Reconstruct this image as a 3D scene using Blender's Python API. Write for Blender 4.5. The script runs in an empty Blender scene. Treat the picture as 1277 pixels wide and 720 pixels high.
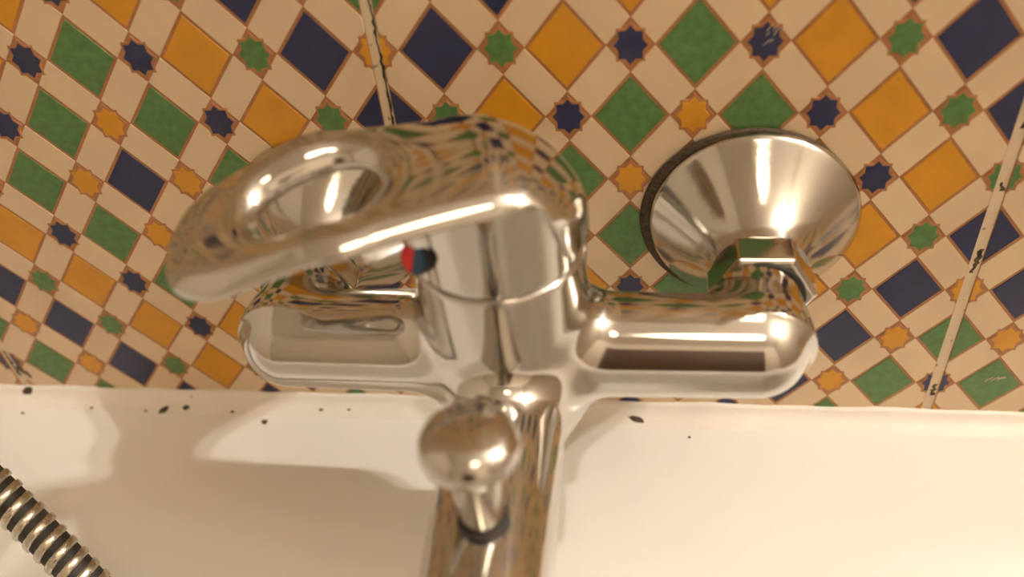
import bpy, bmesh, math, random
import numpy as np
from mathutils import Vector, Matrix
PI = math.pi
rng = random.Random(7)
scene = bpy.context.scene
COL = scene.collection

# ------------------------------------------------------------------ camera, world, exposure
cam_d = bpy.data.cameras.new('camera')
cam = bpy.data.objects.new('camera', cam_d)
COL.objects.link(cam)
RX, RY, RZ = Vector((0.990606, 0.10706, -0.085076)), Vector((0.010191, -0.678205, -0.734802)), Vector((-0.136367, 0.727032, -0.672925))
CAM = Vector((0.00329, -0.257912, 0.137291))
M3 = Matrix((RX, -RY, -RZ)).transposed()
cam.matrix_world = Matrix.Translation(CAM) @ M3.to_4x4()
cam_d.sensor_fit = 'HORIZONTAL'; cam_d.sensor_width = 36.0; cam_d.lens = 32.41
cam_d.clip_start = 0.005
cam_d.dof.use_dof = True; cam_d.dof.focus_distance = 0.33; cam_d.dof.aperture_fstop = 6.0
scene.camera = cam
vs = scene.view_settings
vs.view_transform = 'Standard'; vs.look = 'None'; vs.gamma = 1.0; vs.use_curve_mapping = False
vs.exposure = 0.09
world = bpy.data.worlds.new('world'); scene.world = world; world.use_nodes = True
world.node_tree.nodes['Background'].inputs[0].default_value = (0.9, 0.75, 0.55, 1)
world.node_tree.nodes['Background'].inputs[1].default_value = 0.05
BULB_COL = (1.0, 0.95, 0.90)
BULB_STRENGTH = 4350.0
CEIL_FILL_STRENGTH = 8.2

# ------------------------------------------------------------------ materials
def mat(name, col, rough=0.5, metal=0.0, var=0.0, vscale=60.0, bump=0.0, bscale=200.0, rvar=0.0, coat=0.0, col2=None, thresh=None, spec=0.5):
    m = bpy.data.materials.new(name); m.use_nodes = True
    nt = m.node_tree; b = nt.nodes['Principled BSDF']
    b.inputs['Roughness'].default_value = rough; b.inputs['Metallic'].default_value = metal
    b.inputs['Base Color'].default_value = (*col, 1); b.inputs['Specular IOR Level'].default_value = spec
    if coat: b.inputs['Coat Weight'].default_value = coat; b.inputs['Coat Roughness'].default_value = 0.08
    tc = nt.nodes.new('ShaderNodeTexCoord')
    geo = nt.nodes.new('ShaderNodeNewGeometry')
    def noise(scale, detail=4):
        n = nt.nodes.new('ShaderNodeTexNoise'); n.inputs['Scale'].default_value = scale; n.inputs['Detail'].default_value = detail
        nt.links.new(geo.outputs['Position'], n.inputs['Vector']); return n
    if var or col2:
        n = noise(vscale); r = nt.nodes.new('ShaderNodeValToRGB')
        if col2:
            lo, hi = thresh
            r.color_ramp.elements[0].position = lo; r.color_ramp.elements[1].position = hi
            r.color_ramp.elements[0].color = (*col2, 1); r.color_ramp.elements[1].color = (*col, 1)
        else:
            r.color_ramp.elements[0].position = 0.3; r.color_ramp.elements[1].position = 0.7
            r.color_ramp.elements[0].color = (*[c * (1 - var) for c in col], 1); r.color_ramp.elements[1].color = (*[min(1, c * (1 + var)) for c in col], 1)
        nt.links.new(n.outputs['Fac'], r.inputs['Fac']); nt.links.new(r.outputs['Color'], b.inputs['Base Color'])
    if rvar:
        n = noise(vscale * 2, 6); mr = nt.nodes.new('ShaderNodeMapRange')
        mr.inputs['To Min'].default_value = max(0, rough - rvar); mr.inputs['To Max'].default_value = rough + rvar
        nt.links.new(n.outputs['Fac'], mr.inputs['Value']); nt.links.new(mr.outputs['Result'], b.inputs['Roughness'])
    if bump:
        n = noise(bscale); bp = nt.nodes.new('ShaderNodeBump'); bp.inputs['Strength'].default_value = bump; bp.inputs['Distance'].default_value = 0.0006
        nt.links.new(n.outputs['Fac'], bp.inputs['Height']); nt.links.new(bp.outputs['Normal'], b.inputs['Normal'])
    return m
def emis(name, col, s):
    m = bpy.data.materials.new(name); m.use_nodes = True
    b = m.node_tree.nodes['Principled BSDF']; b.inputs['Base Color'].default_value = (*col, 1)
    b.inputs['Emission Color'].default_value = (*col, 1); b.inputs['Emission Strength'].default_value = s
    return m
M = {
 'line': mat('glaze_line_brown', (0.44, 0.185, 0.065), 0.45, var=0.15, vscale=150),
 'cream': mat('glaze_cream', (0.76, 0.585, 0.38), 0.33, var=0.05, vscale=40, bump=0.05, bscale=120),
 'orange': mat('glaze_ochre', (0.68, 0.31, 0.012), 0.36, var=0.07, vscale=90, bump=0.06, bscale=300),
 'green': mat('glaze_green', (0.095, 0.215, 0.06), 0.34, var=0.22, vscale=320, bump=0.10, bscale=500),
 'navy': mat('glaze_navy', (0.018, 0.025, 0.085), 0.36, var=0.15, vscale=120, bump=0.06, bscale=300),
 'grout': mat('cream_grout', (0.80, 0.66, 0.47), 0.8, col2=(0.10, 0.07, 0.035), thresh=(0.27, 0.35), vscale=260, bump=0.5, bscale=800),
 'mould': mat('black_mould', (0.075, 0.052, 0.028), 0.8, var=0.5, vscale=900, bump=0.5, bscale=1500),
 'stain': mat('brown_grime', (0.16, 0.11, 0.06), 0.8, col2=(0.025, 0.018, 0.010), thresh=(0.40, 0.58), vscale=700),
 'chip': mat('white_glaze_chip', (0.78, 0.66, 0.50), 0.7),
 'chrome': mat('chrome', (0.61, 0.59, 0.56), 0.085, 1.0, rvar=0.04, vscale=90, bump=0.012, bscale=260),
 'chrome_dull': mat('chrome_spotted', (0.58, 0.555, 0.515), 0.12, 1.0, rvar=0.06, vscale=140, bump=0.03, bscale=400),
 'hose': mat('brushed_hose_metal', (0.66, 0.62, 0.54), 0.28, 1.0, rvar=0.08, vscale=200),
 'dark': mat('dark_gap', (0.03, 0.025, 0.02), 0.6),
 'red': mat('red_enamel', (0.85, 0.035, 0.03), 0.25),
 'blue': mat('blue_enamel', (0.02, 0.085, 0.19), 0.25),
 'tub': mat('ivory_enamel', (0.88, 0.845, 0.79), 0.28, var=0.02, vscale=8, coat=0.3),
 'sealant': mat('sealant', (0.86, 0.80, 0.71), 0.4, var=0.03, vscale=90, bump=0.3, bscale=300),
 'wall': mat('cream_plaster', (0.60, 0.54, 0.44), 0.8, var=0.04, vscale=6, bump=0.2, bscale=60),
 'ceil': mat('white_ceiling', (0.80, 0.76, 0.68), 0.8, var=0.02, vscale=5),
 'floor': mat('terracotta_floor', (0.42, 0.25, 0.15), 0.45, var=0.15, vscale=12),
 'wood': mat('added_dark_door_wood', (0.085, 0.045, 0.022), 0.5, var=0.3, vscale=20),
 'brass': mat('brass', (0.6, 0.42, 0.16), 0.3, 1.0),
 'bulb': emis('glowing_bulb', BULB_COL, BULB_STRENGTH),
 'diff': emis('fill_diffuser', (1.0, 0.82, 0.58), CEIL_FILL_STRENGTH),
}

# ------------------------------------------------------------------ helpers
def link(o, parent=None):
    COL.objects.link(o)
    if parent: o.parent = parent
    return o
def mobj(name, verts, faces, m, parent=None, smooth=False, loc=None, mats=None, fm=None):
    me = bpy.data.meshes.new(name); me.from_pydata([tuple(v) for v in verts], [], faces)
    for mm in (mats or [m]): me.materials.append(mm)
    if fm: me.polygons.foreach_set('material_index', fm)
    if smooth: me.polygons.foreach_set('use_smooth', [True] * len(me.polygons))
    me.update()
    bm = bmesh.new(); bm.from_mesh(me); bmesh.ops.recalc_face_normals(bm, faces=bm.faces); bm.to_mesh(me); bm.free()
    o = bpy.data.objects.new(name, me)
    if loc: o.location = loc
    return link(o, parent)
def tag(o, label=None, cat=None, group=None, kind=None):
    if label: o['label'] = label
    if cat: o['category'] = cat
    if group: o['group'] = group
    if kind: o['kind'] = kind
    return o
def empty(name, loc=(0, 0, 0)):
    o = bpy.data.objects.new(name, None); o.location = loc; o.empty_display_size = 0.02
    return link(o)
def box(name, lo, hi, m, parent=None, bevel=0.0, seg=2):
    bm = bmesh.new(); bmesh.ops.create_cube(bm, size=1)
    c = [(a + b) / 2 for a, b in zip(lo, hi)]; s = [b - a for a, b in zip(lo, hi)]
    for v in bm.verts: v.co = Vector((v.co.x * s[0], v.co.y * s[1], v.co.z * s[2]))
    if bevel: bmesh.ops.bevel(bm, geom=list(bm.edges), offset=bevel, segments=seg, affect='EDGES', profile=0.5)
    me = bpy.data.meshes.new(name); bm.to_mesh(me); bm.free(); me.materials.append(m)
    o = bpy.data.objects.new(name, me); o.location = c
    return link(o, parent)
def lathe(name, prof, m, parent=None, axis='Z', origin=(0, 0, 0), seg=72, smooth=True, sharp=35):
    """prof: (radius, height along axis). axis Z up, axis Y means towards the room (-Y)."""
    V, F = [], []
    for r, h in prof:
        for k in range(seg):
            a = 2 * PI * k / seg
            V.append((r * math.cos(a), r * math.sin(a), h) if axis == 'Z' else (r * math.cos(a), -h, r * math.sin(a)))
    for i in range(len(prof) - 1):
        for k in range(seg):
            k2 = (k + 1) % seg
            F.append((i * seg + k, i * seg + k2, (i + 1) * seg + k2, (i + 1) * seg + k))
    if prof[0][0] > 1e-6: F.append(tuple(range(seg)))
    if prof[-1][0] > 1e-6: F.append(tuple((len(prof) - 1) * seg + k for k in range(seg)))
    o = mobj(name, V, F, m, parent, smooth, origin)
    bm = bmesh.new(); bm.from_mesh(o.data); bmesh.ops.remove_doubles(bm, verts=bm.verts, dist=1e-6)
    for e in bm.edges:
        if len(e.link_faces) == 2 and e.calc_face_angle(0) > math.radians(sharp): e.smooth = False
    bmesh.ops.recalc_face_normals(bm, faces=bm.faces); bm.to_mesh(o.data); bm.free()
    return o

# ---- implicit surfaces: surface nets on a grid, then Newton steps onto the surface
def surface_net(f, lo, hi, h):
    lo = np.array(lo); n = np.ceil((np.array(hi) - lo) / h).astype(int) + 1
    ax = [lo[i] + h * np.arange(n[i]) for i in range(3)]
    X, Y, Z = np.meshgrid(*ax, indexing='ij')
    D = f(X, Y, Z); S = D < 0
    c = np.zeros(tuple(n - 1), int)
    for a in (0, 1):
        for b in (0, 1):
            for d in (0, 1): c += S[a:n[0] - 1 + a, b:n[1] - 1 + b, d:n[2] - 1 + d]
    act = (c > 0) & (c < 8)
    idx = -np.ones(act.shape, int); cells = np.argwhere(act); idx[act] = np.arange(len(cells))
    P = lo + (cells + 0.5) * h
    Q = []
    for axn in range(3):
        s0 = [slice(None)] * 3; s1 = [slice(None)] * 3
        s0[axn] = slice(0, n[axn] - 1); s1[axn] = slice(1, n[axn])
        cr = S[tuple(s0)] != S[tuple(s1)]
        e = np.argwhere(cr); u, v = (axn + 1) % 3, (axn + 2) % 3
        ok = (e[:, u] > 0) & (e[:, v] > 0) & (e[:, u] < n[u] - 1) & (e[:, v] < n[v] - 1); e = e[ok]
        sg = S[tuple(s0)][tuple(e.T)]
        def at(du, dv):
            t = e.copy(); t[:, u] -= du; t[:, v] -= dv; return idx[tuple(t.T)]
        q = np.c_[at(1, 1), at(0, 1), at(0, 0), at(1, 0)]
        q[~sg] = q[~sg][:, ::-1]; Q.append(q)
    Q = np.vstack(Q)
    def grad(P, e=h * 0.25):
        g = np.zeros_like(P)
        for i in range(3):
            d = np.zeros(3); d[i] = e
            g[:, i] = (f(*(P + d).T) - f(*(P - d).T)) / (2 * e)
        return g
    for it in range(8):
        g = grad(P); val = f(*P.T); st = -(val / np.maximum((g ** 2).sum(1), 1e-3))[:, None] * g
        l = np.linalg.norm(st, axis=1)[:, None]; st *= np.minimum(1, 0.6 * h / np.maximum(l, 1e-12)); P = P + st
    N = grad(P, h * 0.5); N /= np.linalg.norm(N, axis=1)[:, None]
    return P, Q, N
def net_obj(name, P, Q, N, m, parent, sel=None):
    if sel is not None: Q = Q[sel]
    used = np.unique(Q); re = -np.ones(len(P), int); re[used] = np.arange(len(used))
    P, N, Q = P[used], N[used], re[Q]
    me = bpy.data.meshes.new(name)
    me.vertices.add(len(P)); me.vertices.foreach_set('co', P.ravel())
    me.loops.add(Q.size); me.loops.foreach_set('vertex_index', Q.ravel().astype(np.int32))
    me.polygons.add(len(Q)); me.polygons.foreach_set('loop_start', (np.arange(len(Q)) * 4).astype(np.int32))
    me.polygons.foreach_set('loop_total', np.full(len(Q), 4, np.int32))
    me.update(calc_edges=True); me.validate()
    me.polygons.foreach_set('use_smooth', np.ones(len(me.polygons), bool))
    me.normals_split_custom_set_from_vertices([tuple(v) for v in N])
    me.materials.append(m)
    return link(bpy.data.objects.new(name, me), parent)
def smin(a, b, k):
    h = np.maximum(k - np.abs(a - b), 0) / k; return np.minimum(a, b) - h * h * k * 0.25
def smax(a, b, k): return -smin(-a, -b, k)
def capsule(X, Y, Z, a, b, ra, rb):
    a, b = np.array(a), np.array(b); d = b - a; L = (d ** 2).sum()
    t = np.clip(((X - a[0]) * d[0] + (Y - a[1]) * d[1] + (Z - a[2]) * d[2]) / L, 0, 1)
    return np.sqrt((X - a[0] - t * d[0]) ** 2 + (Y - a[1] - t * d[1]) ** 2 + (Z - a[2] - t * d[2]) ** 2) - (ra + (rb - ra) * t)

# ------------------------------------------------------------------ setting: room shell
RIM = -0.1715; FLOOR = -0.74; CEIL = 1.90; XL, XR, YF = -1.25, 1.80, -2.0
tag(box('floor', (XL - .1, YF - .1, FLOOR - .08), (XR + .1, 0.12, FLOOR), M['floor']), 'terracotta bathroom floor below the tub', kind='structure')
tag(box('ceiling', (XL - .1, YF - .1, CEIL), (XR + .1, 0.12, CEIL + .08), M['ceil']), 'pale bathroom ceiling', kind='structure')
tag(box('wall_left', (XL - .1, YF, FLOOR), (XL, 0.0, CEIL), M['wall']), 'cream plaster wall', kind='structure')
tag(box('wall_right', (XR, YF, FLOOR), (XR + .1, 0.0, CEIL), M['wall']), 'cream plaster wall', kind='structure')
tag(box('wall_front', (XL, YF - .1, FLOOR), (XR, YF, CEIL), M['wall']), 'cream plaster wall opposite the tap', kind='structure')
door = tag(box('added_door_1', (-0.30, YF, FLOOR), (0.50, YF + .04, FLOOR + 2.0), M['wood'], bevel=.004), 'unseen dark wooden door added to darken the chrome reflections', kind='structure')  # out of view, added so the chrome reflects something dark
for z0, z1 in ((FLOOR + .12, FLOOR + .9), (FLOOR + 1.05, FLOOR + 1.88)):
    for x0, x1 in ((-.22, .06), (.14, .42)):
        o = box('added_door_panel', (x0, YF + .036, z0), (x1, YF + .05, z1), M['wood'], bevel=.006); o.parent = door; o.matrix_parent_inverse = Matrix.Translation(door.location).inverted()
o = lathe('added_door_handle', [(0, 0), (.012, 0), (.012, .03), (.024, .04), (.026, .05), (.018, .062), (0, .064)], M['brass'], None, axis='Z', seg=24)
o.rotation_euler = (-PI / 2, 0, 0); o.location = (0.45 - door.location.x, .02, FLOOR + 1.0 - door.location.z); o.parent = door

# ------------------------------------------------------------------ tiled wall
GY = 0.0006
wall = tag(box('wall_back', (XL - .1, GY, FLOOR), (XR + .1, 0.10, CEIL), M['grout']), 'tiled wall behind the tap with cream grout', kind='structure')
WINV = Matrix.Translation(wall.location).inverted()
def under_wall(o):
    o.parent = wall; o.matrix_parent_inverse = WINV; return o
UX, UZ = 0.02, 0.025            # half pattern step on the 20 x 25 cm tile
TY = 0.00022                    # front of the tile body; glaze fields stand proud of it up to y = 0
def sq_colour(p, q):
    p, q = sorted((abs(p), abs(q)), reverse=True)
    return {(0, 0): 'navy', (1, 1): 'green', (2, 0): 'green', (2, 2): 'orange', (3, 1): 'orange', (4, 0): 'orange', (4, 2): 'navy', (3, 3): 'navy', (5, 1): 'navy', (5, 3): 'green', (4, 4): 'green', (5, 5): 'orange'}[(p, q)]
def star_colour(p, q):
    p, q = sorted((abs(p), abs(q)), reverse=True)
    return {(1, 0): 'orange', (2, 1): 'navy', (3, 0): 'navy', (3, 2): 'green', (4, 1): 'green', (5, 0): 'green', (5, 2): 'orange', (4, 3): 'orange', (5, 4): 'navy'}[(p, q)]
LIM = 5 - 0.105
def clip(poly, c):
    for ax in (0, 1):
        for s in (1, -1):
            out = []
            L = LIM - s * c[ax]
            for i in range(len(poly)):
                a, b = poly[i], poly[(i + 1) % len(poly)]
                da, db = s * a[ax] - L, s * b[ax] - L
                if da <= 0: out.append(a)
                if (da < 0) != (db < 0) and abs(da - db) > 1e-12:
                    t = da / (da - db); out.append((a[0] + t * (b[0] - a[0]), a[1] + t * (b[1] - a[1])))
            poly = out
            if len(poly) < 3: return []
    return poly
def octagram(R, r=0.765):
    return [((R if k % 2 == 0 else R * r) * math.sin(k * PI / 8), (R if k % 2 == 0 else R * r) * math.cos(k * PI / 8)) for k in range(16)]
DIAM = [(0.572, 0), (0, 0.572), (-0.572, 0), (0, -0.572)]
def slab(V, F, FM, poly, y0, y1, mi):
    """poly in pattern units -> thin slab: front y1 (nearer the room), sides back to y0, slightly eased rim"""
    if len(poly) < 3: return
    n = len(poly); b = len(V)
    cx = sum(a for a, _ in poly) / n; cz = sum(c for _, c in poly) / n
    for (a, c) in poly: V.append((a * UX, y0, -c * UZ))
    for (a, c) in poly:
        d = math.hypot(a - cx, c - cz) + 1e-9; k = 1 - 0.012 / d if d > 0.03 else 1
        V.append(((cx + (a - cx) * k) * UX, y1, -(cz + (c - cz) * k) * UZ))
    for i in range(n):
        j = (i + 1) % n; F.append((b + i, b + j, b + n + j, b + n + i)); FM.append(mi)
    F.append(tuple(b + n + i for i in range(n))); FM.append(mi)
MATIX = ['line', 'cream', 'orange', 'green', 'navy']
MATS = [M[k] for k in MATIX]
def piece_geo(kind, p, q, V, F, FM, off=(0, 0)):
    n0 = len(V)
    if kind == 'diamond': slab(V, F, FM, clip(DIAM, (p, q)), TY + .0001, 0.0, MATIX.index(sq_colour(p, q)))
    elif kind == 'star':
        slab(V, F, FM, clip(octagram(.325), (p, q)), TY + .0001, -0.00006, 0)
        slab(V, F, FM, clip(octagram(.262), (p, q)), -0.00006, -0.00014, MATIX.index(star_colour(p, q)))
    else:                                   # bar centred between two stars, kind is 'bar+' or 'bar-'
        s = 1 if kind == 'bar+' else -1; r2 = math.sqrt(.5); L, w = 0.7071 - 0.262, 0.258
        slab(V, F, FM, clip([(r2 * (a + b), s * r2 * (a - b)) for a, b in ((L, w), (-L, w), (-L, -w), (L, -w))], (p, q)), TY + .0001, 0.0, 1)
    for i in range(n0, len(V)): V[i] = (V[i][0] + off[0], V[i][1], V[i][2] + off[1])
PIECES = []
for p in range(-5, 6):
    for q in range(-5, 6): PIECES.append(('diamond' if (p + q) % 2 == 0 else 'star', p, q))
for i in range(-5, 5):
    for j in range(-5, 5): PIECES.append(('bar+' if (i + j) % 2 else 'bar-', i + .5, j + .5))
tile_me = box('tile', (-.1 + .0019, TY, -.125 + .0019), (.1 - .0019, 0.0045, .125 - .0019), M['line'], bevel=.0003, seg=1)
TME = tile_me.data; TLOC = tile_me.location.copy(); bpy.data.objects.remove(tile_me)
V, F, FM = [], [], []
for k, p, q in PIECES: piece_geo(k, p, q, V, F, FM, (p * UX, -q * UZ))
pat = mobj('glaze_pattern', V, F, None, mats=MATS, fm=FM); PME = pat.data; bpy.data.objects.remove(pat)
cache = {}
NAMES = {'diamond': 'glaze_diamond', 'star': 'glaze_star', 'bar+': 'glaze_bar', 'bar-': 'glaze_bar'}
for row in range(0, 7):
    for c in range(-6, 9):
        tx, tz = 0.02 + 0.2 * c, -0.05 + 0.25 * row
        t = bpy.data.objects.new('tile', TME); link(t); t.location = (tx, TLOC.y, tz); under_wall(t)
        near = row == 0 and c in (-1, 0, 1)
        if not near:
            g = bpy.data.objects.new('glaze_pattern', PME); link(g, t); g.location = (0, -TLOC.y, 0); g['kind'] = 'stuff'; continue
        rest = ([], [], [])
        for k, p, q in PIECES:
            wx, wz = tx + p * UX, tz - q * UZ
            if wx > 0.185 or wz > 0.055 or wx < -0.30:
                piece_geo(k, p, q, *rest, (p * UX, -q * UZ)); continue
            edge = abs(p) > 4 or abs(q) > 4
            colr = sq_colour(p, q) if k == 'diamond' else star_colour(p, q) if k == 'star' else 'cream'
            key = (k, colr, (p, q) if edge else 0)
            if key not in cache:
                V, F, FM = [], [], []; piece_geo(k, p, q, V, F, FM)
                if not F: continue
                o = mobj(NAMES[k], V, F, None, mats=MATS, fm=FM); cache[key] = o.data; bpy.data.objects.remove(o)
            o = bpy.data.objects.new(NAMES[k], cache[key]); link(o, t); o.location = (p * UX, -TLOC.y, -q * UZ)
        if rest[1]:
            g = mobj('glaze_pattern', *rest[:2], None, parent=t, mats=MATS, fm=rest[2]); g.location = (0, -TLOC.y, 0); g['kind'] = 'stuff'

def blob(name, m, pts, y0, y1, parent_fn):
    """flat irregular flake on the wall: pts (x, z), front at y1"""
    n = len(pts); V = [(x, y0, z) for x, z in pts] + [(x, y1, z) for x, z in pts]
    F = [tuple(range(n, 2 * n))] + [(i, (i + 1) % n, n + (i + 1) % n, n + i) for i in range(n)]
    return parent_fn(mobj(name, V, F, m))
def strip(name, m, x, w, z0, z1, step=.0016, dens=1.0):
    L, R = [], []; z = z0
    while z < z1:
        a = w * rng.uniform(.25, 1.0); s = rng.uniform(-.3, .3) * w
        L.append((x + s - a / 2, z)); R.append((x + s + a / 2, z)); z += step * rng.uniform(.6, 1.4)
    if len(L) > 2: blob(name, m, L + R[::-1], GY + .0004, GY - .00018, under_wall)
strip('grout_stain', M['stain'], -0.0788, .0011, -0.04, 0.09)
for z0, z1 in ((-.092, -.081), (-.056, -.052), (-.032, -.022), (-.158, -.151), (-.068, -.066)): strip('grout_stain', M['stain'], 0.1203, .0022, z0, z1, .0011)
for z0, z1 in ((-.152, -.143), (-.160, -.150)): strip('grout_stain', M['stain'], -0.2799, .0016, z0, z1, .0011)
def flake(x, z, w, h, ang, n=9):
    P = []
    for k in range(n):
        a = 2 * PI * k / n; r = rng.uniform(.55, 1.0); u, v = w * r * math.cos(a), h * r * math.sin(a)
        P.append((x + u * math.cos(ang) - v * math.sin(ang), z + u * math.sin(ang) + v * math.cos(ang)))
    blob('glaze_chip', M['chip'], P, -.00005, -.00022, under_wall)
for k in range(6): flake(0.0405 + rng.uniform(-.003, .003), 0.0025 + rng.uniform(-.004, .004), rng.uniform(.0012, .0024), .00013, rng.uniform(.75, 1.1))
for k in range(6): flake(0.1385 + k * .0011, -0.1475 + .0006 * (k % 2) + k * .0002, .0016, .00022, 1.1 + rng.uniform(-.2, .2))
flake(0.1435, -0.1462, .0022, .0002, .1)

# ------------------------------------------------------------------ bathtub
def rrect(x0, x1, y0, y1, r, z, n=10):
    out = []
    for cx, cy, a0 in ((x1 - r, y1 - r, 0), (x0 + r, y1 - r, PI / 2), (x0 + r, y0 + r, PI), (x1 - r, y0 + r, 1.5 * PI)):
        for k in range(n + 1):
            a = a0 + PI / 2 * k / n; out.append((cx + r * math.cos(a), cy + r * math.sin(a), z))
    return out
TX0, TX1, TY0, TY1 = -1.2, 0.40, -0.60, -0.0008
rings = []
def ring(inset, z, r): rings.append(rrect(TX0 + inset * 1.2, TX1 - inset * 1.2, TY0 + inset * .62, TY1 - inset, r, z))
rings.append(rrect(TX0, TX1, TY0, TY1, .012, FLOOR + .002)); ring(0, RIM - .012, .012); ring(.0006, RIM - .003, .012); ring(.003, RIM - .0004, .012)
ring(.008, RIM, .012); ring(.030, RIM, .03); ring(.048, RIM - .0004, .06)
for i_, z_ in ((.058, .0018), (.068, .0048), (.080, .0105), (.092, .0185), (.104, .0295), (.116, .045), (.126, .064), (.133, .085), (.140, .12), (.148, .17), (.157, .23), (.167, .28), (.180, .325), (.198, .35), (.225, .366), (.28, .372)): ring(i_, RIM - z_, min(.13, .06 + i_ * .4, .44 * (.60 - 1.62 * i_)))
V = [v for r in rings for v in r]; n = len(rings[0]); F = []
for i in range(len(rings) - 1):
    for k in range(n): F.append((i * n + k, i * n + (k + 1) % n, (i + 1) * n + (k + 1) % n, (i + 1) * n + k))
F.append(tuple(range((len(rings) - 1) * n, len(rings) * n))); 
tub = mobj('bathtub', V, F, M['tub'], smooth=True)
tag(tub, 'ivory enamelled bathtub with rounded rim set against the tiled wall', 'bathtub')

# sealant bead with mould
V, F = [], []; N = 420; prof = [(-.0009, .0056), (-.0017, .0044), (-.0028, .0026), (-.0052, .0011), (-.0085, .0004), (-.0105, -.0004)]
for i in range(N + 1):
    x = TX0 + (TX1 - TX0) * i / N; j = 1 + .10 * math.sin(i * .5) * math.sin(i * .17) + rng.uniform(-.03, .03)
    V += [(x, .0006, RIM - .002)] + [(x, .0006, RIM + prof[0][1] * j)] + [(x, y * (.8 + .2 * j), RIM + z * j) for y, z in prof]
m_ = len(prof) + 2
for i in range(N):
    for k in range(m_ - 1): F.append((i * m_ + k, i * m_ + k + 1, (i + 1) * m_ + k + 1, (i + 1) * m_ + k))
seal = tag(mobj('trim_1', V, F, M['sealant'], smooth=True), 'off-white sealant bead between tub rim and tiles', kind='structure')
def mould(x, y, z, w, h, nrm, ang=0.0):
    """flattened lump of mould lying on the bead, rim or wall"""
    bm = bmesh.new(); bmesh.ops.create_icosphere(bm, subdivisions=2, radius=1)
    for v in bm.verts:
        s = rng.uniform(.65, 1.15); v.co = Vector((v.co.x * w * s, v.co.y * h * s, v.co.z * .0004))
    me = bpy.data.meshes.new('mould_spot'); bm.to_mesh(me); bm.free(); me.materials.append(M['mould'])
    o = bpy.data.objects.new('mould_spot', me); link(o, seal); o.location = (x, y, z)
    o.rotation_euler = (Vector((0, 0, 1)).rotation_difference(Vector(nrm)).to_matrix() @ Matrix.Rotation(ang, 3, 'Z')).to_euler()
UP = (0, -.25, 1); FR = (0, -1, .15)
for x, y, w, h, a in ((-.2094, -.0085, .0026, .0014, .7), (-.1992, -.0068, .0017, .0013, .2), (-.1601, -.0132, .0016, .0012, 0), (-.1767, -.0083, .0009, .0007, 0), (.0026, -.0058, .0036, .0016, -.4),
                      (.0247, -.0142, .0006, .0005, 0), (-.2447, -.0085, .0008, .0006, 0), (-.2771, -.0124, .0010, .0006, 0), (-.1359, -.006, .0011, .0007, .2), (-.1232, -.0055, .0010, .0006, .1), (-.218, -.009, .0008, .0006, 0)):
    zz = RIM + (.0003 if y < -.0088 else .0007 if y < -.0075 else .0010)
    mould(x, y, zz, w, h, UP, a)
for x, z, w, h, a in ((-.2785, RIM + .0036, .0030, .0020, .4), (-.2752, RIM + .0026, .0016, .0010, .2), (-.1903, RIM + .0030, .0022, .0012, .1), (-.1845, RIM + .0026, .0012, .0009, .1), (-.1975, RIM + .0030, .0010, .0008, 0), (.0625, RIM + .0028, .001, .0007, 0)):
    mould(x, -.0021, z, w, h, (0, -1, .6), a)
for x, z, w, h, a in ((-.2768, -.1555, .0009, .0032, .3), (-.2745, -.1585, .0007, .0028, .2)):
    mould(x, -.0002, z, w, h, (0, -1, 0), a)

# ------------------------------------------------------------------ the mixer tap
AX, AY, AZ = -0.036, -0.062, -0.0665      # axis of the cartridge, height of the body
XI = (-0.108, 0.042)
tap = tag(empty('mixer_tap', (0, 0, 0)), 'chrome bath mixer tap with loop lever mounted on the tiled wall', 'tap')
def f_body(X, Y, Z):
    d = capsule(X, Y, Z, (AX, AY, AZ), (0.0380, AY, AZ), .0166, .0155)
    d = np.minimum(d, capsule(X, Y, Z, (AX, AY, AZ), (-0.1062, AY, AZ), .0166, .0155))
    for xi in (XI[0] + .001, XI[1] - .002):
        b = np.maximum(np.sqrt((X - xi) ** 2 + (Z - AZ) ** 2) - .0138, np.maximum(Y - (-.040), -(Y - AY)))
        d = smin(d, b, .008)
    rr = np.sqrt((X - AX) ** 2 + (Y - AY) ** 2)
    hs = smax(rr - .0247, np.maximum(Z - (-.0266), -.088 - Z), .0016)
    d = smin(d, hs, .010)
    sp = capsule(X, Y, Z, (AX + .001, AY - .008, -.0755), (AX + .001, -.168, -.0785), .0175, .0172)
    sp = smin(sp, capsule(X, Y, Z, (AX + .001, -.168, -.0785), (AX + .001, -.192, -.091), .0172, .0155), .008)
    sp = np.maximum(sp, -.100 - Z)
    return smin(d, sp, .010)
P, Q, N = surface_net(f_body, (-.126, -.212, -.105), (.058, -.034, -.022), .0009)
cen = P[Q].mean(1)
is_sp = (cen[:, 1] < AY - .0275) | ((cen[:, 1] < AY - .018) & (cen[:, 2] < -.072) & (np.abs(cen[:, 0] - AX) < .0175))
net_obj('body', P, Q, N, M['chrome'], tap, ~is_sp)
spout = net_obj('spout', P, Q, N, M['chrome'], tap, is_sp)
lathe('aerator', [(.0, -.002), (.010, -.002), (.0115, 0), (.0115, .006), (.009, .007), (0, .007)], M['chrome_dull'], spout, origin=(AX, -.190, -.1035), seg=32)
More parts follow.
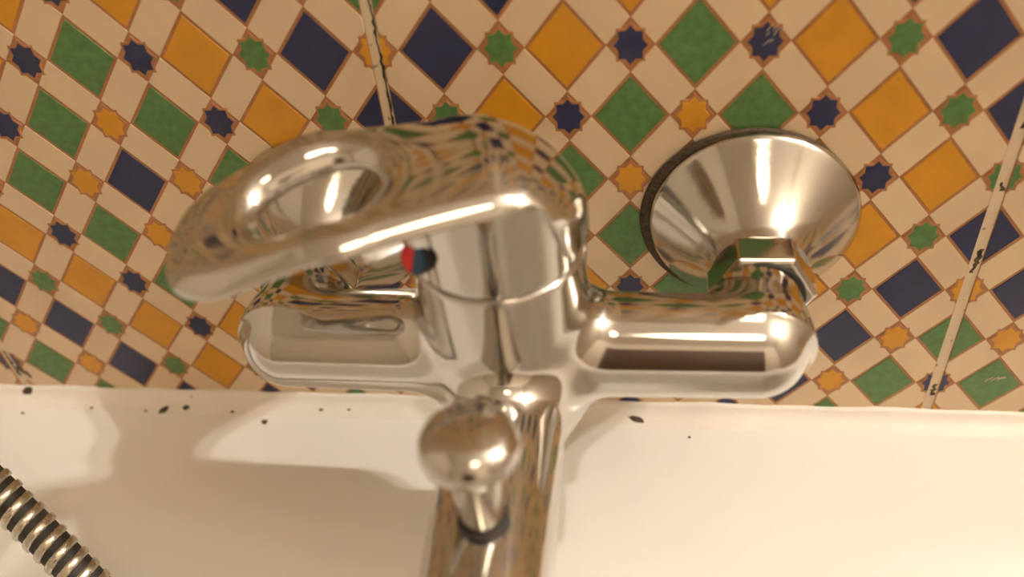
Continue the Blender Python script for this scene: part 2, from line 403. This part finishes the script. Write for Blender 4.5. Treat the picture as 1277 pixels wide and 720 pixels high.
# wall flanges, nuts
for xi in XI:
    e = lathe('escutcheon', [(.0340, .0000), (.0353, .0004), (.0356, .0018), (.0352, .0030), (.0343, .0040), (.0330, .0053), (.0268, .0120), (.0210, .0190), (.0172, .0248), (.0160, .0278), (.0156, .0288), (.0140, .0290)], M['chrome_dull'], tap, axis='Y', origin=(xi, -.0002, AZ), seg=96, sharp=50)
    bm = bmesh.new(); prof = [(.0150, .0282), (.0170, .0292), (.0170, .0392), (.0152, .0405), (.0132, .0405)]
    nv = []
    for r, h in prof:
        nv.append([bm.verts.new((r * math.cos(PI / 3 * k), -h, r * math.sin(PI / 3 * k))) for k in range(6)])
    for a, b in zip(nv, nv[1:]):
        for k in range(6): bm.faces.new((a[k], a[(k + 1) % 6], b[(k + 1) % 6], b[k]))
    bm.faces.new(nv[0]); bm.faces.new(nv[-1])
    bmesh.ops.recalc_face_normals(bm, faces=bm.faces)
    bmesh.ops.bevel(bm, geom=list(bm.edges), offset=.0005, segments=2, affect='EDGES', profile=.5)
    me = bpy.data.meshes.new('hex_nut'); bm.to_mesh(me); bm.free(); me.materials.append(M['chrome_dull'])
    o = bpy.data.objects.new('hex_nut', me); link(o, tap); o.location = (xi, 0, AZ)
    lathe('washer', [(.0, .0400), (.0140, .0400), (.0140, .0416), (0, .0416)], M['dark'], tap, axis='Y', origin=(xi - .001, 0, AZ), seg=40)
lathe('dark_ring', [(.030, 0), (.0362, 0), (.0366, .0006), (.0358, .0014), (.030, .0014)], M['mould'], tap, axis='Y', origin=(XI[1] - .0021, -.0002, AZ + .0004), seg=64)  # thin dark ring set off to the left behind the right escutcheon
# cartridge cover
cov = lathe('cartridge_cover', [(.0, -.0270), (.0232, -.0270), (.0232, -.0262), (.0238, -.0261), (.0241, -.0256), (.0241, -.0250), (.0241, .000)], M['chrome'], tap, origin=(AX, AY, 0), seg=144)
# lever
LA = math.radians(-68); LD = (math.sin(LA), -math.cos(LA)); LN = (math.cos(LA), math.sin(LA))
def rcone2(s, t, s0, r0, s1, r1):
    k = (r1 - r0) / (s1 - s0); L = s1 - s0; c = math.sqrt(1 - k * k)
    ss = np.clip((s - s0 + np.abs(t) * (k / c)), 0, L)
    return np.hypot(s - s0 - ss, t) - (r0 + k * ss)
def f_lever(s, t, z):
    r = np.hypot(s, t)
    outer = smin(rcone2(s, t, 0.0, .0256, .040, .0264), rcone2(s, t, .040, .0264, .0655, .0222), .002)
    hole = rcone2(s, t + .0010, .0390, .0098, .0520, .0082)
    zt = .0098 - .03 * np.clip(s, 0, .045) - .08 * np.maximum(s, 0) - .15 * np.maximum(s - .045, 0) - 24.0 * np.minimum(s - .004, 0) ** 2 - np.where(t < 0, 14.0, 11.0) * t * t * np.clip(1 - s / .05, 0, 1) + .24 * np.maximum(-t, 0) * np.clip((s - .01) / .03, 0, 1)
    q = np.clip((-.005 - s) / .012, 0, 1); q = q * q * (3 - 2 * q)
    zb = -.0008 - .10 * np.maximum(s - .010, 0) - .20 * np.maximum(s - .050, 0) - .0254 * q
    zb = np.maximum(zb, -.0262)
    fl = smax(z - zt, (zb - z), .002)
    d = smax(outer, fl, .0060 + .0065 * np.clip((s - .004) / .03, 0, 1))
    tz = np.clip((z + .022) / .018, 0, 1)
    neck = np.maximum(np.hypot(s - (.0130 + .0060 * tz), t) - .0135, np.abs(z + .014) - .012)
    d = smin(d, neck, .005)
    return smax(d, -hole, .0110)
zs = np.linspace(-.022, .004, 80)
for v in cov.data.vertices:                     # the cover's top ends inside the lever's crown
    if v.co.z > -.02:
        s_, t_ = v.co.x * LD[0] + v.co.y * LD[1], v.co.x * LN[0] + v.co.y * LN[1]
        v.co.z = float(zs[np.argmin(f_lever(np.full(80, s_), np.full(80, t_), zs))])
P, Q, N = surface_net(f_lever, (-.029, -.029, -.030), (.086, .029, .024), .0008)
def lw(A, tr=True):
    B = np.empty_like(A); B[:, 0] = A[:, 0] * LD[0] + A[:, 1] * LN[0]; B[:, 1] = A[:, 0] * LD[1] + A[:, 1] * LN[1]; B[:, 2] = A[:, 2]
    if tr: B[:, 0] += AX; B[:, 1] += AY
    return B
net_obj('lever', lw(P), Q, lw(N, False), M['chrome'], tap)
# hot / cold marker on the cover
mk = lathe('temperature_marker', [(.0, -.004), (.0045, -.004), (.0045, .0004), (.0041, .0007), (0, .0007)], M['dark'], tap, seg=32)
mk.location = (-.0543, -.0812, -.0160)
mk.rotation_euler = Vector((math.sin(math.radians(-26)), -math.cos(math.radians(-26)), .45)).to_track_quat('Z', 'Y').to_euler()
for nm, mm, a0, lb in (('red_half', M['red'], PI / 2, 'red hot-water half of the marker'), ('blue_half', M['blue'], -PI / 2, 'blue cold-water half of the marker')):
    pts = [(.0039 * math.cos(a0 + PI * k / 16), .0039 * math.sin(a0 + PI * k / 16)) for k in range(17)]
    V = [(x, y, .0006) for x, y in pts] + [(x, y, .0011) for x, y in pts]; L = 17
    tag(mobj(nm, V, [tuple(range(L, 2 * L))] + [(i, (i + 1) % L, L + (i + 1) % L, L + i) for i in range(L)], mm, mk), lb)
# diverter knob on the spout
KX, KY = -.0347, -.130
kn = lathe('diverter_knob', [(.0, -.0345), (.0075, -.0344), (.0105, -.0334), (.0117, -.0318), (.0120, -.0300), (.0117, -.0282), (.0107, -.0266), (.0090, -.0253), (.0064, -.0243), (.0032, -.0238), (0, -.0237)], M['chrome'], tap, origin=(KX, KY, 0), seg=64, sharp=60)
lathe('knob_stem', [(.0, -.062), (.0056, -.062), (.0056, -.0560), (.0060, -.0540), (.0068, -.0400), (.0074, -.0352), (0, -.0345)], M['chrome_dull'], kn, seg=40)
lathe('stem_collar', [(.0, -.0640), (.0066, -.0640), (.0066, -.0588), (.0060, -.0582), (0, -.0582)], M['dark'], kn, seg=40)

# ------------------------------------------------------------------ shower hose
def catmull(pts, n):
    pts = [Vector(p) for p in pts]; pts = [pts[0] * 2 - pts[1]] + pts + [pts[-1] * 2 - pts[-2]]; out = []
    for i in range(1, len(pts) - 2):
        a, b, c, d = pts[i - 1:i + 3]
        for k in range(n):
            t = k / n; out.append(.5 * ((2 * b) + (c - a) * t + (2 * a - 5 * b + 4 * c - d) * t * t + (3 * b - a - 3 * c + d) * t ** 3))
    out.append(pts[-2]); return out
path = catmull([(-.40, -.016, .80), (-.385, -.018, .50), (-.36, -.022, .22), (-.315, -.038, .03), (-.262, -.066, -.085), (-.2377, -.0785, -.1141), (-.2158, -.0905, -.1341), (-.1954, -.1025, -.1519), (-.165, -.121, -.182), (-.130, -.150, -.212), (-.088, -.176, -.240), (-.054, -.172, -.238), (-.040, -.140, -.195), (-.036, -.104, -.145), (-.036, -.080, -.118), (-.036, -.076, -.096)], 24)
cum = [0.0]
for a, b in zip(path, path[1:]): cum.append(cum[-1] + (b - a).length)
frames = []; nprev = Vector((0, -1, 0))
for i in range(len(path)):
    t = (path[min(i + 1, len(path) - 1)] - path[max(i - 1, 0)]).normalized(); nn = (nprev - t * nprev.dot(t)).normalized(); frames.append((nn, t.cross(nn))); nprev = nn
pa = np.array([tuple(p) for p in path]); fa = np.array([tuple(a) for a, _ in frames]); fb = np.array([tuple(b) for _, b in frames]); ca = np.array(cum)
def at_len(s):
    s = np.clip(s, 0, ca[-1]); return [np.stack([np.interp(s, ca, A[:, i]) for i in range(3)], -1) for A in (pa, fa, fb)]
hose = tag(empty('shower_hose', (-.40, -.016, .80)), 'flexible ribbed metal shower hose hanging into the tub', 'hose')
HINV = Matrix.Translation(hose.location).inverted()
def tube(name, m, prof, pitch, seg):
    """helical winding: prof = (offset along the hose as a fraction of the pitch, radius)"""
    turns = int(ca[-1] / pitch) - 1; K = turns * seg + 1
    phi = np.arange(K) * 2 * PI / seg; base = np.arange(K) / seg * pitch; V = []
    for o_, r in prof:
        p_, a_, b_ = at_len(base + o_ * pitch); V.append(p_ + r * (a_ * np.cos(phi)[:, None] + b_ * np.sin(phi)[:, None]))
    V = np.stack(V, 1).reshape(-1, 3); m_ = len(prof)
    F = [(i * m_ + k, i * m_ + k + 1, (i + 1) * m_ + k + 1, (i + 1) * m_ + k) for i in range(K - 1) for k in range(m_ - 1)]
    o = mobj(name, V.tolist(), F, m, hose, True); o.matrix_parent_inverse = HINV; return o
tube('metal_winding', M['hose'], [(.0, .0060), (.01, .0068), (.06, .0073), (.18, .0075), (.40, .0075), (.52, .0073), (.57, .0068), (.58, .0060)], .0057, 20)
tube('groove_shade_core', M['dark'], [(0, .0066), (1, .0066)], .0057, 16)  # near-black core paints the shade in the grooves between windings
o = lathe('hose_coupling', [(.0, -.118), (.0085, -.118), (.0105, -.116), (.0105, -.098), (.009, -.094), (0, -.094)], M['chrome_dull'], hose, origin=(-.036, -.076, 0), seg=32); o.matrix_parent_inverse = HINV

# ------------------------------------------------------------------ wall lamp and added ceiling fill
LX, LY, LZ = 1.46, -0.068, 1.62
lamp = tag(empty('wall_lamp', (LX, 0, LZ)), 'brass bathroom wall lamp with glowing globe bulbs beside the tub', 'lamp')
def lp(o): o.matrix_parent_inverse = Matrix.Translation(lamp.location).inverted(); return o
lp(box('back_plate', (LX - .15, -.022, LZ - .035), (LX + .15, -.0005, LZ + .035), M['brass'], lamp, bevel=.004))
for dx in (-.08, .08):
    lp(lathe('bulb_socket', [(.0, .015), (.020, .015), (.020, .034), (.023, .044), (0, .044)], M['brass'], lamp, axis='Y', origin=(LX + dx, 0, LZ), seg=24))
    bm = bmesh.new(); bmesh.ops.create_icosphere(bm, subdivisions=2, radius=.018)
    me = bpy.data.meshes.new('bulb'); bm.to_mesh(me); bm.free(); me.materials.append(M['bulb'])
    o = bpy.data.objects.new('bulb', me); link(o, lamp); o.location = (LX + dx, LY, LZ); lp(o)
cl = tag(empty('ceiling_fill_lamp', (.30, -.98, CEIL)), 'unseen round ceiling lamp added as warm fill, with glowing diffuser', 'lamp')  # unseen lamp added as warm fill light
lathe('fill_lamp_base', [(.0, 0), (.24, 0), (.24, -.025), (.23, -.03), (0, -.03)], M['ceil'], cl, seg=48)
lathe('fill_lamp_diffuser', [(.22, -.03), (.21, -.06), (.16, -.085), (.08, -.098), (0, -.102)], M['diff'], cl, seg=48)
